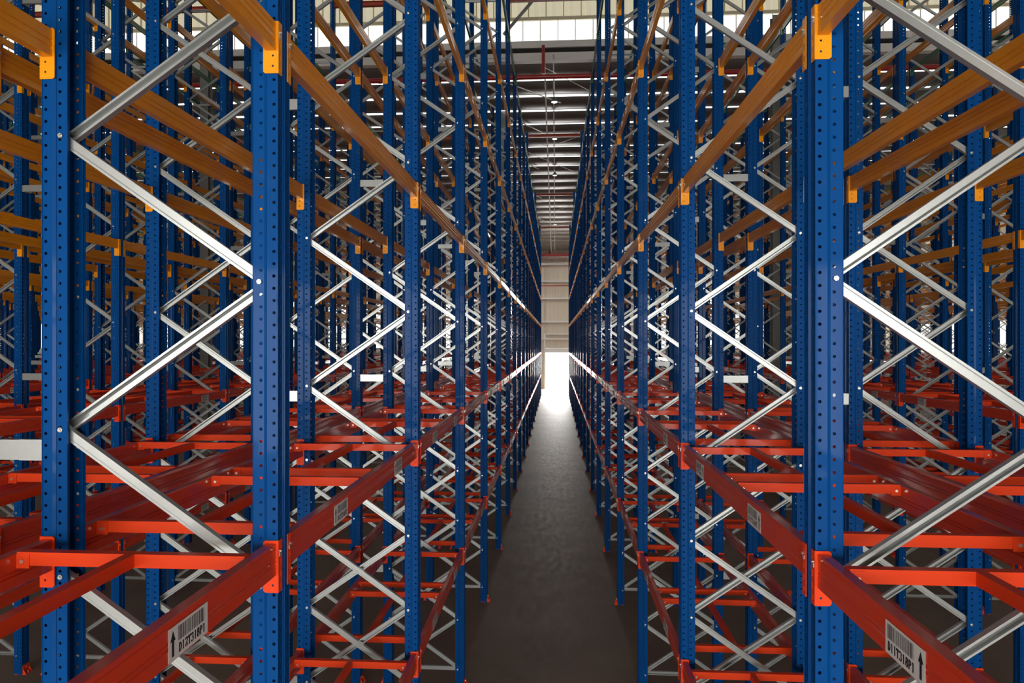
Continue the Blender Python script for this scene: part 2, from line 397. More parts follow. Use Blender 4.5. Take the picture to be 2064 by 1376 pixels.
def label_mb(yc, arrow_first, text=None):
    """paper label on the outer face (x=-0.006); u runs along the reading direction seen from +X, which is +y"""
    zc = -0.088; x = -0.0058
    mb = MB(); mb.box((x, yc - LW / 2, zc - LH / 2), (x + 0.0008, yc + LW / 2, zc + LH / 2), LABEL)
    def uv(u, v, e=0.0004): return (x + 0.0008 + e, yc - LW / 2 + u, zc - LH / 2 + v)
    au = 0.022 if arrow_first else LW - 0.022; b0 = 0.052 if arrow_first else 0.014
    pts = [uv(au - 0.006, 0.012), uv(au + 0.006, 0.012), uv(au + 0.006, 0.058), uv(au + 0.014, 0.058), uv(au, 0.090), uv(au - 0.014, 0.058), uv(au - 0.006, 0.058)]
    mb.add(pts, [tuple(range(7))], INK)
    bw = 0.155
    for a, b in BARS: mb.add([uv(b0 + a * bw, 0.048), uv(b0 + b * bw, 0.048), uv(b0 + b * bw, 0.092), uv(b0 + a * bw, 0.092)], [(0, 1, 2, 3)], INK)
    draw_text(mb, text or 'D12T316P1', b0 + 0.002, 0.013, 0.0174, 0.026, uv, INK)
    return mb
LAB_OFF = (0.715, 2.03)

BAR = {c: bar_mb(c) for c in BMAT}; CON = {(c, e): connector_mb(c, e) for c in BMAT for e in (0, 1)}
def whole_beam(col, labelled=None, flip=False):
    mb = MB(); mb.merge(BAR[col]); mb.merge(CON[(col, 0)]); mb.merge(CON[(col, 1)])
    if labelled is not None:
        for y in ((BL - LAB_OFF[0], BL - LAB_OFF[1]) if flip else LAB_OFF): mb.merge(label_mb(y, labelled))
    return mb
beam_me = {(c, None): whole_beam(c).mesh(c + '_beam') for c in BMAT}
for af in (True, False):
    for fl in (True, False): beam_me[('red', (af, fl))] = whole_beam('red', af, fl).mesh('red_beam')
bar_me = {c: BAR[c].mesh('bar') for c in BMAT}; con_me = {k: v.mesh('connector') for k, v in CON.items()}
LEANB = {}
for c in BMAT:
    mb = MB(); t, b = (-0.012, -0.142) if c == 'red' else (-0.004, -0.120)
    mb.prism([(-0.006, t), (-0.006, b), (-0.050, b), (-0.050, t)][::-1], 0.004, BL - 0.004, BMAT[c], caps=False)
    mb.box((-0.060, 0, -0.212), (0.003, 0.004, 0), BMAT[c]); mb.box((-0.060, BL - 0.004, -0.212), (0.003, BL, 0), BMAT[c])
    LEANB[c] = mb

# ------------------------------------------------------------------ pallet supports
def support_parts():
    """origin midway between the two cross bars, x=0 at the aisle beam's inner side, z=0 at the top"""
    X0, X1 = -0.0008, -(DEPTH - 0.1008); HL = 0.52
    bars = []
    for y in (-HL, HL):
        mb = MB(); mb.box((X1, y - 0.02, -0.052), (X0, y + 0.02, 0), RED)
        for f in (-1, 1):
            for xa, xb in ((X0 - 0.052, X0), (X1, X1 + 0.052)):
                ya, yb = sorted((y + f * 0.0235, y + f * 0.0203))
                mb.box((xa, ya, -0.062), (xb, yb, -0.006), RED)
                mb.tube(((xa + xb) / 2, y + f * 0.0235, -0.034), ((xa + xb) / 2, y + f * 0.031, -0.034), 0.0085, ZINC, 6)
        bars.append(mb)
    mid = MB(); xm = (X0 + X1) / 2
    mid.prism([(xm - 0.02, 0), (xm + 0.02, 0), (xm + 0.02, -0.05), (xm + 0.016, -0.05), (xm + 0.016, -0.004), (xm - 0.016, -0.004), (xm - 0.016, -0.05), (xm - 0.02, -0.05)][::-1], -HL + 0.0202, HL - 0.0202, RED)
    return bars, mid
SB, SM = support_parts()
sup_all = MB()
for b in SB: sup_all.merge(b)
sup_all.merge(SM)
sup_me = sup_all.mesh('pallet_support'); sb_me = [b.mesh('cross_bar') for b in SB]; sm_me = SM.mesh('centre_bar')
LEANS = MB()
for y in (-0.52, 0.52): LEANS.box((-0.909, y - 0.02, -0.052), (0, y + 0.02, 0), RED)
LEANS.box((-0.475, -0.5, -0.05), (-0.435, 0.5, 0), RED)

# ------------------------------------------------------------------ which ones stand alone
#SELECTION#
# the members that show largest from the camera, as codes in order of size; all others go into the far mass
SHOWN_FRAME = [1, 321, 2, 342, 322, 323, 22, 3, 4, 324, 23, 44, 364, 43, 343, 63, 325, 344, 5, 363, 6, 326, 64, 384, 385, 65, 24, 365,
    25, 46, 327, 7, 86, 8, 328, 45, 105, 366, 85, 345, 330, 407, 147, 406, 10, 329, 47, 9, 67, 428, 27, 348, 368, 128, 369, 26,
    408, 427, 87, 11, 388, 68, 389, 332, 29, 69, 331, 13, 12, 107, 126, 108, 28, 50, 429, 334, 367, 88, 70, 30, 346, 470, 49, 52,
    168, 90, 450, 347, 91, 333, 14, 448, 391, 48, 386, 350, 451, 373, 129, 16, 15, 106, 109, 471, 390, 336, 189, 335, 17, 18, 130, 337,
    370, 171, 136, 392, 339, 469, 432, 53, 493, 372, 491, 415, 149, 512, 174, 135, 112, 115, 378, 338, 151, 131, 170, 54, 150, 514, 57, 19,
    375, 92, 231, 377, 411, 433, 75, 353, 55, 495, 34, 414, 533, 395, 374, 349, 213, 354, 95, 371, 97, 113, 435, 536, 236, 172, 152, 127,
    496, 256, 94, 472, 191, 494, 66, 51, 387, 193, 36, 452, 212, 155, 71, 554, 557, 137, 114, 234, 516, 436, 273, 449, 116, 396, 173, 417,
    298, 79, 76, 148, 438, 409, 492, 457, 255, 357, 159, 77, 397, 352, 315, 175, 473, 195, 111, 513, 419, 239, 515, 73, 351, 376, 277, 538,
    158, 58, 412, 539, 215, 72, 96, 559, 99, 416, 534, 535, 258, 319, 218, 556, 393, 210, 434, 59, 190, 379, 74, 56, 355, 118, 38, 37,
    93, 418, 356, 233, 35, 157, 458]
SHOWN_BEAM = [2, 3650, 245, 3665, 243, 17, 3664, 3662, 14, 16, 3893, 3891, 3663, 15, 5, 4, 3652, 3, 244, 242, 24, 3677, 3672, 4142, 29, 256, 484, 3673,
    4144, 482, 25, 494, 3892, 31, 3904, 28, 26, 3676, 480, 3674, 496, 259, 253, 3907, 3679, 3901, 257, 3902, 30, 3675, 255, 3905, 3678, 27, 3903, 492,
    258, 254, 3919, 3913, 497, 3890, 241, 485, 270, 12, 271, 4157, 42, 3915, 3690, 3918, 3917, 265, 36, 3684, 724, 509, 726, 4389, 3889, 267, 3906, 3660,
    269, 725, 40, 4375, 513, 38, 4145, 3691, 3688, 4387, 3900, 3686, 4161, 4154, 43, 4156, 13, 4388, 966, 4140, 268, 962, 736, 3704, 56, 740, 3916, 741,
    968, 57, 738, 3705, 41, 964, 3703, 55, 750, 4384, 3689, 4400, 729, 4396, 54, 3702, 980, 483, 504, 713, 4386, 48, 4642, 3696, 976, 3930, 37, 982,
    4634, 986, 4373, 4398, 506, 53, 282, 4636, 994, 978, 3701, 280, 752, 992, 3685, 988, 748, 4399, 965, 4626, 4385, 723, 52, 3945, 50, 4401, 68, 3716,
    3700, 297, 520, 3698, 266, 4624, 4155, 967, 737, 4132, 4383, 70, 4198, 518, 508, 3718, 4622, 3928, 3697, 4186, 4639, 3914, 283, 4392, 4654, 3943, 4883, 4190,
    990, 3714, 4651, 507, 66, 735, 295, 4649, 82, 4646, 4178, 4174, 285, 60, 532, 777, 4152, 3687, 3708, 49, 711, 3888, 1444, 4630, 4160, 1206, 4192, 3730,
    277, 530, 44, 753, 4180, 3939, 45, 4643, 80, 1195, 1001, 979, 542, 4130, 1208, 3937, 3931, 281, 728, 4879, 64, 722, 4397, 974, 544, 977, 3942, 3712,
    1220, 3941, 62, 3728, 279, 4637, 3731, 3710, 293, 516, 291, 537, 1235, 4648, 3692, 1189, 495, 3912, 4890, 3729, 1223, 539, 4169, 4892, 39, 3742, 3699, 4193,
    4173, 289, 1216, 78, 1218, 94, 3925, 51, 786, 715, 3933, 71, 4871, 67, 5128, 72, 4638, 3727, 4655, 4410, 4197, 754, 4881, 3726, 961, 4866, 989, 3929,
    4425, 4168, 563, 4402, 83, 69, 765, 5126, 4868, 4143, 3927, 1004, 4861, 3740, 92, 294, 1204, 4873, 3725, 3720, 784, 1002, 545, 4394, 1445, 81, 4414, 991,
    501, 1232, 76, 74, 5124, 3966, 106, 1454, 3967, 4904, 4650, 4184, 1230, 744, 1464, 5112, 4867, 551, 720, 79, 1207, 533, 3754, 4888, 4864, 5114, 557, 734,
    4661, 90, 1212, 3724, 319, 318, 4878, 3738, 1440, 4869, 3921, 5116, 4667, 1213, 4205, 3722, 4172, 3926, 4438, 104, 77, 773, 749, 4196, 1006, 4432, 1442, 3964,
    3732, 84, 727, 4895, 1219, 65, 4395, 3752, 746, 1468, 3717, 995, 4633, 3961, 95, 1205, 521, 1193, 3932, 4408, 3940, 5349, 3766, 278, 1478, 4451, 88, 309,
    273, 299, 528, 86, 788, 4421, 3736, 323, 3963, 102, 3965, 91, 4427, 3715, 118, 1466, 3734, 321, 4423, 4204, 3920, 315, 96, 4885, 527, 1007, 3969, 1456,
    4412, 3750, 4382, 3764, 1446, 313, 4380, 93, 4877, 4860, 4377, 3744, 1042, 801, 4893, 307, 1030, 5840, 306, 1201, 4258, 116, 317, 1476, 1452, 1211, 5600, 5136,
    561, 4449, 1688, 5121, 3721, 739, 3713, 301, 100, 1015, 5618, 5384, 4690, 4447, 4435, 1954, 1225, 1040, 747, 5117, 4436, 4166, 98, 89, 983, 973, 4210, 1924,
    1026, 732, 4148, 4250, 117, 130, 1228, 1028, 1022, 5386, 3970, 3762, 4682, 963, 4875, 3746, 61, 1247, 4645, 4371, 3755, 303, 73, 790, 3778, 119, 602, 4128,
    1295, 771, 4439, 108, 4726, 3756, 3790, 1690, 1078, 311, 1237, 1034, 142, 5362, 4657, 985, 4462, 154, 4718, 1214, 3946, 3758, 110, 998, 5594, 3709, 1918, 1750,
    1070, 4872, 1714, 4863, 552, 540, 120, 1946, 4222, 4419, 3743, 1019, 575, 2002, 1224, 5398, 578, 3951, 1930, 4164, 335, 1726, 759, 4214, 3814, 122, 590, 3802,
    63, 1227, 1203, 1191, 999, 1054, 3768, 1009, 4884, 4635, 4428, 3938, 3780, 327, 4188, 975, 783, 3936, 3770, 132, 1200, 5375, 4862, 3719, 166, 1490, 5363, 5351,
    3949, 3782, 143, 4443, 4176, 2939, 144, 190, 134, 1922, 1562, 1934, 5150, 4647, 4739, 555, 5642, 178, 146, 1966, 778, 4246, 107, 1994, 1671, 635, 3166, 85,
    6110, 4431, 3804, 6086, 4486, 4179, 4318, 3792, 795, 6118, 5626, 3826, 1910, 1283, 1067, 4886, 4750, 3723, 3838, 3806, 3794, 314, 780, 5102, 4666, 3850, 180, 158,
    156, 1443, 5374, 519, 4203, 4282, 543, 3779, 1990, 1678, 1430, 1550, 1248, 814, 3987, 325, 4742, 4200, 3962, 3997, 3745, 3862, 202, 182, 1285, 1094, 4703, 3711,
    3874, 2486, 75, 1331, 997, 1091, 5367, 4658, 3985, 3982, 4023, 347, 109, 214, 168, 1683, 1319, 1102, 802, 5138, 4702, 576, 3816, 87, 1045, 5387, 4450, 3842,
    387, 170, 1967, 770, 4896, 4979, 4969, 4774, 531, 3840, 3828, 1138, 4498, 1702, 1691, 5410, 4403, 2411, 1679, 1822, 1055, 5614, 3767, 2446, 1738, 5650, 4907, 599,
    3791, 2891, 1942, 1931, 538, 4006, 395, 226]
SHOWN_SUPPORT = [3, 1222, 1219, 6, 1223, 7, 1299, 83, 1224, 82, 8, 5, 1226, 1221, 10, 1302, 86, 1225, 9, 81, 1227, 11, 1228, 84, 12, 13, 1298, 1229,
    1297, 1230, 90, 88, 14, 1306, 85, 87, 163, 15, 167, 1231, 1383, 1300, 16, 1386, 1232, 91, 89, 1307, 1303, 1304, 170, 1234, 18, 1233, 17, 242,
    1305, 166, 1301, 1463, 243, 1310, 1387, 1235, 94, 247, 19, 1236, 22, 20, 21, 1382, 1237, 1466, 1238, 162, 246, 23, 24, 1240, 1239, 250, 95, 100,
    25, 92, 1241, 1464, 1242, 171, 96, 28, 1621, 97, 26, 1308, 99, 1316, 1311, 1461, 1550, 1543, 1244, 98, 323, 397, 1625, 1627, 1541, 93, 1547, 1399,
    321, 1314, 1245, 29, 27, 322, 102, 404, 331, 1315, 1462, 179, 1313, 178, 1319, 1243, 405, 30, 1394, 1318, 480, 1395, 103, 183, 182, 1549, 1544, 1402,
    101, 33, 327, 326, 240, 1248, 1620, 1247, 325, 408, 175, 32, 1548, 108, 105, 413, 1545, 1249, 1246, 186, 1398, 31, 481, 259, 1629, 1552, 1467, 1322,
    334, 1546, 1628, 1250, 1623, 411, 406, 328, 1324, 332, 1624, 106, 559, 485, 482, 38, 1251, 37, 409, 487, 36, 335, 1317, 399, 1254, 34, 244, 110,
    239, 1476, 1475, 1252, 35, 1706, 1323, 416, 1468, 248, 1630, 1551, 174, 1309, 111, 1403, 1321, 107, 267, 258, 1632, 1465, 336, 262, 1253, 488, 330, 1554,
    1791, 104, 1390, 40, 1486, 1327, 1326, 114, 109, 39, 483, 1714, 1563, 1483, 1407, 1255, 187, 1474, 1325, 490, 241, 161, 41, 562, 266, 206, 1406, 42,
    333, 255, 1622, 270, 160, 1256, 651, 410, 1482, 1257, 45, 403, 432, 338, 260, 1711, 1331, 1330, 1320, 494, 412, 429, 251, 1867, 1786, 1709, 1704, 1312,
    574, 407, 350, 1946, 1794, 1575, 198, 195, 1410, 1334, 115, 49, 44, 43, 401, 359, 1484, 1261, 1260, 566]
SHOWN_SPACER = [1, 1532, 1531, 11, 12, 202, 201, 203, 7, 1527, 6, 1526, 1542, 22, 213, 1541, 21, 1733, 212, 211, 403, 1543, 401, 5, 23, 10, 1530, 18,
    17, 24, 1538, 16, 1535, 1537, 1732, 221, 1536, 222, 33, 1741, 1553, 1552, 32, 413, 1742, 231, 601, 233, 1751, 1551, 603, 1933, 31, 29, 1743, 20,
    15, 223, 1753, 26, 208, 1731, 1540, 207, 1727, 1752, 1726, 28, 1744, 206, 1544, 39, 37, 801, 604, 1562, 27, 451, 218, 216, 38, 217, 36, 1548,
    1547, 1754, 49, 263, 261, 1746, 47, 42, 831, 262, 35, 411, 1971, 1550, 238, 236, 1001, 1561, 1546, 408, 406, 2351, 1567, 1577, 1573, 248, 44, 1563,
    1572, 237, 1941, 1783, 1549, 46, 1566, 41, 62, 1784, 1782, 1554, 618, 428, 426, 402, 232, 30, 58, 1568, 1545, 1578, 608, 1936, 1961, 1747, 606, 638,
    636, 224, 278, 256, 1004, 63]
SEL = {'frame': {(c // 20, c % 20 - 1): i for i, c in enumerate(SHOWN_FRAME)},
       'beam': {(c // 12 // 19, c // 12 % 19, c // 2 % 6, c % 2): i for i, c in enumerate(SHOWN_BEAM)},
       'support': {(c // 4 // 19, c // 4 % 19, c // 2 % 2, c % 2): i for i, c in enumerate(SHOWN_SUPPORT)},
       'spacer': {('LR'[c // 5 // 19 // 16], c // 5 // 19 % 16, c // 5 % 19, c % 5): i for i, c in enumerate(SHOWN_SPACER)}}
def pick(kind, key): return key in SEL[kind]
def rank(kind, key): return SEL[kind].get(key, 99999)
#END#
near_parts = {'frame': 80, 'beam': 90, 'support': 40}

def in_view(x, y, m=0.9): return -0.853 * y - m < x < 0.655 * y + m
def wm(x, y, z, d): return Matrix.Translation((x, y, z)) @ (R180 if d < 0 else Matrix.Identity(4))

POSTW = lambda k: '%s aisle post' % NUM[max(k, 0)]
jobs = {'frame': [], 'beam': [], 'support': [], 'spacer': []}
for ri, (rn, xf, d, side, rr) in enumerate(ROWS):
    xr = xf - d * DEPTH
    for k in range(-1, KMAX + 1):
        y = YC(k)
        if k < 0 and rr > 0: continue
        if k >= 0 and not (in_view(xf, y) or in_view(xr, y)): continue
        jobs['frame'].append((ri, k))
    for k in range(0, KMAX + 1):           # bay k lies between frame k-1 and frame k
        ya, yb = YC(k - 1) + PW / 2, YC(k) - PW / 2
        if ((ri, k) not in jobs['frame']): continue
        if k > 0 and (ri, k - 1) not in jobs['frame'] and not (in_view(xf, yb, 0.1) or in_view(xr, yb, 0.1)): continue
        for lv in range(6):
            for face in (0, 1): jobs['beam'].append((ri, k, lv, face))
        for lv in (0, 1):
            for h in (0, 1): jobs['support'].append((ri, k, lv, h))

LVN = ['lowest level', 'second level', 'third level', 'fourth level', 'fifth level', 'top level']
def dist(ri, y, z=4.3):
    x = ROWS[ri][1]; return math.hypot(x, y)
order = lambda kind: sorted(jobs[kind], key=lambda j: (rank(kind, j), dist(j[0], YC(j[1]))))
stuff = {}
def mass(name, lean, M):
    mb = stuff.setdefault(name, MB()); mb.merge(lean, M)

n_parts = 0
for j in order('frame'):
    ri, k = j; rn, xf, d, side, rr = ROWS[ri]; tall = k in TIES
    if not pick('frame', j): mass('distant_rack_frame', LEAN[tall], wm(xf, YC(k), 0, d)); continue
    lab = 'blue %s, %s, level with %s' % ('ladder frame' if not tall else 'ladder frame with raised top', rn, POSTW(k))
    if k < 0: lab = 'blue upright frame standing beside the camera in the %s' % rn
    grp = 'blue rack frames of the ' + rn
    rz = 0 if d > 0 else PI
    if n_parts < near_parts['frame']:
        n_parts += 1
        r = bpy.data.objects.new('rack_frame', None); COL.objects.link(r); r.location = (xf, YC(k), 0); r.rotation_euler = (0, 0, rz)
        lt = n_parts > 26
        put('post', post_me[(tall, True, lt)], r); put('post', post_me[(tall, False, lt)], r, (-DEPTH, 0, 0), PI)
        put('foot_plate', foot_me, r)['label'] = 'orange red foot plate'; put('foot_plate', foot_me, r, (-DEPTH, 0, 0), PI)['label'] = 'orange red foot plate'
        for kd, me in brace_me: put(kd + '_brace', me, r)
    else:
        r = put('rack_frame', lean_me[tall], None, (xf, YC(k), 0), rz)
    tag(r, lab, 'rack frame', grp)

n_parts = 0
for j in order('beam'):
    ri, k, lv, face = j; rn, xf, d, side, rr = ROWS[ri]; z, col = LEVELS[lv]
    x = xf if face == 0 else xf - d * DEPTH; fd = d if face == 0 else -d
    y = (YC(k - 1) + PW / 2) if fd > 0 else (YC(k) - PW / 2)
    if not pick('beam', j): mass('distant_%s_beam' % col, LEANB[col], wm(x, y, z, fd)); continue
    facew = 'aisle side' if face == 0 else 'rear side'
    bay = 'beside the camera' if k == 0 else 'bay %d deep' % (k + 1)
    lab = '%s beam, %s, %s, %s, %s' % ({'red': 'red orange', 'amber': 'amber', 'green': 'green'}[col], rn, bay, LVN[lv], facew)
    grp = '%s beams of the %s' % (col, rn)
    rz = 0 if fd > 0 else PI
    labelled = col == 'red' and face == 0
    af = (rr % 4 in (0,)) if side == 'L' else (rr % 4 in (1,))   # which end of the sticker carries the arrow
    if labelled and n_parts < near_parts['beam'] or n_parts < near_parts['beam']:
        n_parts += 1
        r = bpy.data.objects.new(col + '_beam', None); COL.objects.link(r); r.location = (x, y, z); r.rotation_euler = (0, 0, rz)
        put('bar', bar_me[col], r); put('connector', con_me[(col, 0)], r); put('connector', con_me[(col, 1)], r)
        if labelled:
            for q, yo in enumerate(LAB_OFF):
                yl = yo if fd > 0 else BL - yo
                txt = 'D%s%s%sP%d' % ('12' if side == 'L' else '11', 'T', '318' if k == 0 else '316', 1 if q == 1 else 2)
                s = put('label_sticker', label_mb(yl, af if side == 'L' else af, txt).mesh('label_sticker'), r)
                s['label'] = 'white bar code sticker with arrow'
    else:
        r = put(col + '_beam', beam_me[(col, (af, fd < 0) if labelled else None)], None, (x, y, z), rz)
    tag(r, lab, 'beam', grp)

n_parts = 0
for j in order('support'):
    ri, k, lv, h = j; rn, xf, d, side, rr = ROWS[ri]; z = LEVELS[lv][0] - 0.007
    x = xf - d * 0.0505; y = YC(k - 1) + PW / 2 + (0.69 if h == 0 else 2.005)
    if not pick('support', j): mass('distant_pallet_support', LEANS, wm(x, y, z, d)); continue
    bay = 'beside the camera' if k == 0 else 'bay %d deep' % (k + 1)
    lab = 'orange pallet support, %s, %s, %s, %s half' % (rn, bay, LVN[lv], 'nearer' if h == 0 else 'farther')
    rz = 0 if d > 0 else PI
    if n_parts < near_parts['support']:
        n_parts += 1
        r = bpy.data.objects.new('pallet_support', None); COL.objects.link(r); r.location = (x, y, z); r.rotation_euler = (0, 0, rz)
        for m in sb_me: put('cross_bar', m, r)
        put('centre_bar', sm_me, r)
    else: r = put('pallet_support', sup_me, None, (x, y, z), rz)
    tag(r, lab, 'pallet support', 'orange pallet supports of the ' + rn)

# galvanised spacers between back-to-back rows
sp = MB(); GAP = 0.29
sp.box((0.0, -0.055, -0.042), (0.012, 0.055, 0.042), GALV); sp.box((GAP - 0.012, -0.055, -0.042), (GAP, 0.055, 0.042), GALV)
sp.prism([(-0.057, -0.042), (-0.057, 0.042), (-0.030, 0.042), (-0.030, 0.038), (-0.054, 0.038), (-0.054, 0.016), (-0.050, 0.012), (-0.050, -0.012), (-0.054, -0.016), (-0.054, -0.038), (-0.030, -0.038), (-0.030, -0.042)][::-1], 0.012, GAP - 0.012, GALV, 'X')
sp.box((GAP - 0.10, -0.0595, -0.0435), (GAP - 0.0, -0.0572, 0.0435), GALV)
sp_me = sp.mesh('row_spacer')
SPZ = [(1.466, 'at knee height above the lowest beams'), (3.83, 'just above the second beam level'), (6.25, 'above the third beam level'), (8.67, 'above the fourth beam level'), (11.1, 'above the fifth beam level')]
SPZN = ['below the lowest beams', 'above second beam level', 'above third beam level', 'above fourth beam level', 'above fifth beam level']
spj = []
for i in range(0, len(ROWS), 2):
    rn, xf, d, side, rr = ROWS[i]
    xa = xf - d * DEPTH
    if side == 'L': x0 = xa - GAP
    else: x0 = xa
    for k in range(0, KMAX + 1):
        if not in_view(x0, YC(k), 0.2): continue
        for zi, (z, _) in enumerate(SPZ): spj.append((math.hypot(x0, YC(k)), x0, k, zi, z, side, rr))
spj.sort()
for t, x0, k, zi, z, side, rr in spj:
    key = (side, rr, k, zi)
    if not pick('spacer', key): mass('distant_row_spacer', sp, Matrix.Translation((x0, YC(k), z))); continue
    o = put('row_spacer', sp_me, None, (x0, YC(k), z))
    tag(o, 'galvanised spacer, %s rows pair %s of aisle, %s post, %s' % (NUM[rr // 2], 'left' if side == 'L' else 'right', NUM[k], SPZN[zi]), 'spacer', 'galvanised row spacers')

for n, mb in stuff.items():
    o = put(n, mb.mesh(n)); w_ = n.replace('distant_', '').replace('_', ' ')
    tag(o, 'far %ss deep among the crowded rack rows' % w_, w_, 'racking beyond the near rows', 'stuff')

# aisle ties between the raised frame tops
tz = 12.75
tn = 0
for i in range(-4, 4):
    xa = (-1.129 - 2.31 - 4.42 * (-i - 1)) if i < 0 else -1.129
    xb = (-1.129 - 4.42 * (-i)) if i < 0 else 1.003
    if i < 0: x0, x1 = xb, xa
    elif i == 0: x0, x1 = -1.129, 1.003
    else: x0, x1 = 1.003 + 2.31 + 4.42 * (i - 1), 1.003 + 4.42 * i
    for k in TIES:
        if not in_view((x0 + x1) / 2, YC(k), 2.0): continue
        mb = MB(); y = YC(k)
        mb.box((x0 + 0.008, y - 0.05, tz - 0.06), (x1 - 0.008, y + 0.05, tz - 0.045), TIE); mb.box((x0 + 0.008, y - 0.05, tz + 0.045), (x1 - 0.008, y + 0.05, tz + 0.06), TIE)
        mb.box((x0 + 0.008, y - 0.006, tz - 0.045), (x1 - 0.008, y + 0.006, tz + 0.045), TIE)
        mb.box((x0 + 0.003, y - 0.06, tz - 0.08), (x0 + 0.008, y + 0.06, tz + 0.08), TIE); mb.box((x1 - 0.008, y - 0.06, tz - 0.08), (x1 - 0.003, y + 0.06, tz + 0.08), TIE)
        where = 'across the central aisle' if i == 0 else 'across the %s aisle to the %s' % (NUM[abs(i) - 1], 'left' if i < 0 else 'right')
        tag(put('aisle_tie_beam', mb.mesh('aisle_tie_beam')), 'brown red tie beam overhead %s at the %s post' % (where, NUM[k]), 'tie beam', 'overhead aisle tie beams')

# ------------------------------------------------------------------ building shell
XL, XR, YF, YN = -39.0, 30.0, 62.0, -14.0
f = MB(); f.box((XL - 1, YN - 4, -0.2), (XR + 1, YF + 0.3, 0.0), FLOOR); struct('floor', f)
g = MB(); g.box((XL - 1, YF + 0.3, -0.25), (XR + 1, YF + 30, -0.03), mat('outdoor_paving', (0.6, 0.58, 0.54), 0.8)); struct('trim_9', g)
def zr(y): return 12.62 + 0.05 * (YF - y)       # lower roof plane
# roof: insulated panels sagging between purlins, and a glowing strip for the light streak beside each purlin
S0 = 1.55; YM = 24.3
sky_n = 0
pan = MB(); pur = MB()
y = YM + 0.35
starts = []
while y < YF - 0.4:
    starts.append(y); y += S0
for n, ya in enumerate(starts):
    yb = min(ya + S0, YF)
    strip = 0.42 if ya < 52 else 0.25
    # sheet: from ya+strip to yb with a sag
    prof = []
    N = 8; y1 = ya + strip
    for i in range(N + 1):
        t = i / N; yy = y1 + (yb - y1) * t
        prof.append((yy, zr(yy) - 0.16 * math.sin(PI * min(1, t * 1.0)) ** 0.7 - 0.02))
    prof2 = [(p[0], p[1] + 0.05) for p in reversed(prof)]
    # wavy across x: split in segments of varying sag
    xs = [XL + (XR - XL) * q / 30 for q in range(31)]
    vs, fs = [], []
    for q, xx in enumerate(xs):
        dz = 0.02 * math.sin(q * 2.3 + n)
        for p in prof: vs.append((xx, p[0], p[1] + dz))
    m_ = N + 1
    for q in range(30):
        for i in range(N): fs.append((q * m_ + i, q * m_ + i + 1, (q + 1) * m_ + i + 1, (q + 1) * m_ + i))
    pan.add(vs, fs, FOIL, smooth=True)
    pan.add([(v[0], v[1], v[2] + 0.06) for v in vs], [tuple(reversed(f_)) for f_ in fs], FOIL)
    sk = MB(); sk.box((XL, ya, zr(ya) + 0.03), (XR, ya + strip, zr(ya) + 0.05), STREAK if ya < 50 else STREAKF)
    o = struct('window_%d' % (n + 1), sk)  # added glowing strip in place of light mirrored by the foil
    pur.box((XL, ya - 0.07, zr(ya) - 0.02), (XR, ya - 0.064, zr(ya) + 0.16), WHITEM)
struct('ceiling', pan)
struct('trim_1', pur)
# solid sheet above the purlins so no daylight leaks
r = MB(); r.prism([(YM, zr(YM) + 0.3), (YF + 0.3, zr(YF) + 0.3), (YF + 0.3, zr(YF) + 0.36), (YM, zr(YM) + 0.36)], XL - 0.3, XR + 0.3, FOIL, 'X'); struct('ceiling_2', r)
# raised monitor roof in front of y=24 with a glazed end
zt = zr(YM)
e = MB()
e.box((XL, YM - 0.16, zt - 0.30), (XR, YM + 0.10, zt - 0.02), WHITEM)
e.box((XL, YM - 0.12, zt + 0.18), (XR, YM + 0.02, zt + 0.42), WHITEM)
e.box((XL, YM - 0.05, zt - 0.02), (XR, YM - 0.02, zt + 0.18), DARK)
for q in range(int((XR - XL) / 0.30)):
    e.box((XL + q * 0.30, YM - 0.09, zt - 0.02), (XL + q * 0.30 + 0.03, YM - 0.05, zt + 0.10), DARK)
struct('trim_2', e)
cl = MB(); cl.box((XL, YM - 0.02, zt + 0.42), (XR, YM + 0.02, zt + 1.18), CLERE); struct('window_60', cl)
mu = MB()
for q in range(int((XR - XL) / 0.62)): mu.box((XL + q * 0.62, YM - 0.07, zt + 0.42), (XL + q * 0.62 + 0.028, YM - 0.02, zt + 1.18), WHITEM); mu.box((XL + q * 0.62 + 0.2, YM - 0.13, zt + 1.28), (XL + q * 0.62 + 0.235, YM - 0.08, zt + 2.3), CREAMT)
mu.box((XL, YM - 0.10, zt + 1.16), (XR, YM + 0.02, zt + 1.28), CREAMT); struct('trim_3', mu)
def ribbed(mb, x0, x1, y, z0, z1, m, pitch=0.33, d=0.03, face=-1):
    n = int((x1 - x0) / pitch); vs, fs = [], []
    for q in range(n):
        a = x0 + q * pitch
        for dx, dd in ((0, 0), (pitch * 0.6, 0), (pitch * 0.68, d), (pitch * 0.92, d)):
            vs += [(a + dx, y + face * dd, z0), (a + dx, y + face * dd, z1)]
    for i in range(len(vs) // 2 - 1): fs.append((2 * i, 2 * i + 1, 2 * i + 3, 2 * i + 2))
    mb.add(vs, fs, m); mb.box((x0, y + 0.04, z0), (x1, y + 0.1, z1), m)
uw = MB(); ribbed(uw, XL, XR, YM - 0.02, zt + 1.28, zt + 2.35, TRANSL, 0.62, 0.05); struct('wall_monitor', uw)
mr = MB(); mr.box((XL, 5.0, zt + 2.3), (XR, YM + 0.1, zt + 2.4), FOIL); struct('ceiling_3', mr)
nr = MB(); nr.prism([(YN - 1, 14.6), (5.0, 14.6), (5.0, 14.7), (YN - 1, 14.7)], XL, XR, FOIL, 'X'); struct('ceiling_4', nr)
nm = MB(); nm.box((XL, 5.0, 14.7), (XR, 5.1, 15.3), WHITEM); struct('wall_monitor_near', nm)
nc = MB(); nc.box((XL, 5.0, 15.3), (XR, 5.1, zt + 2.3), CLERE); struct('window_61', nc)

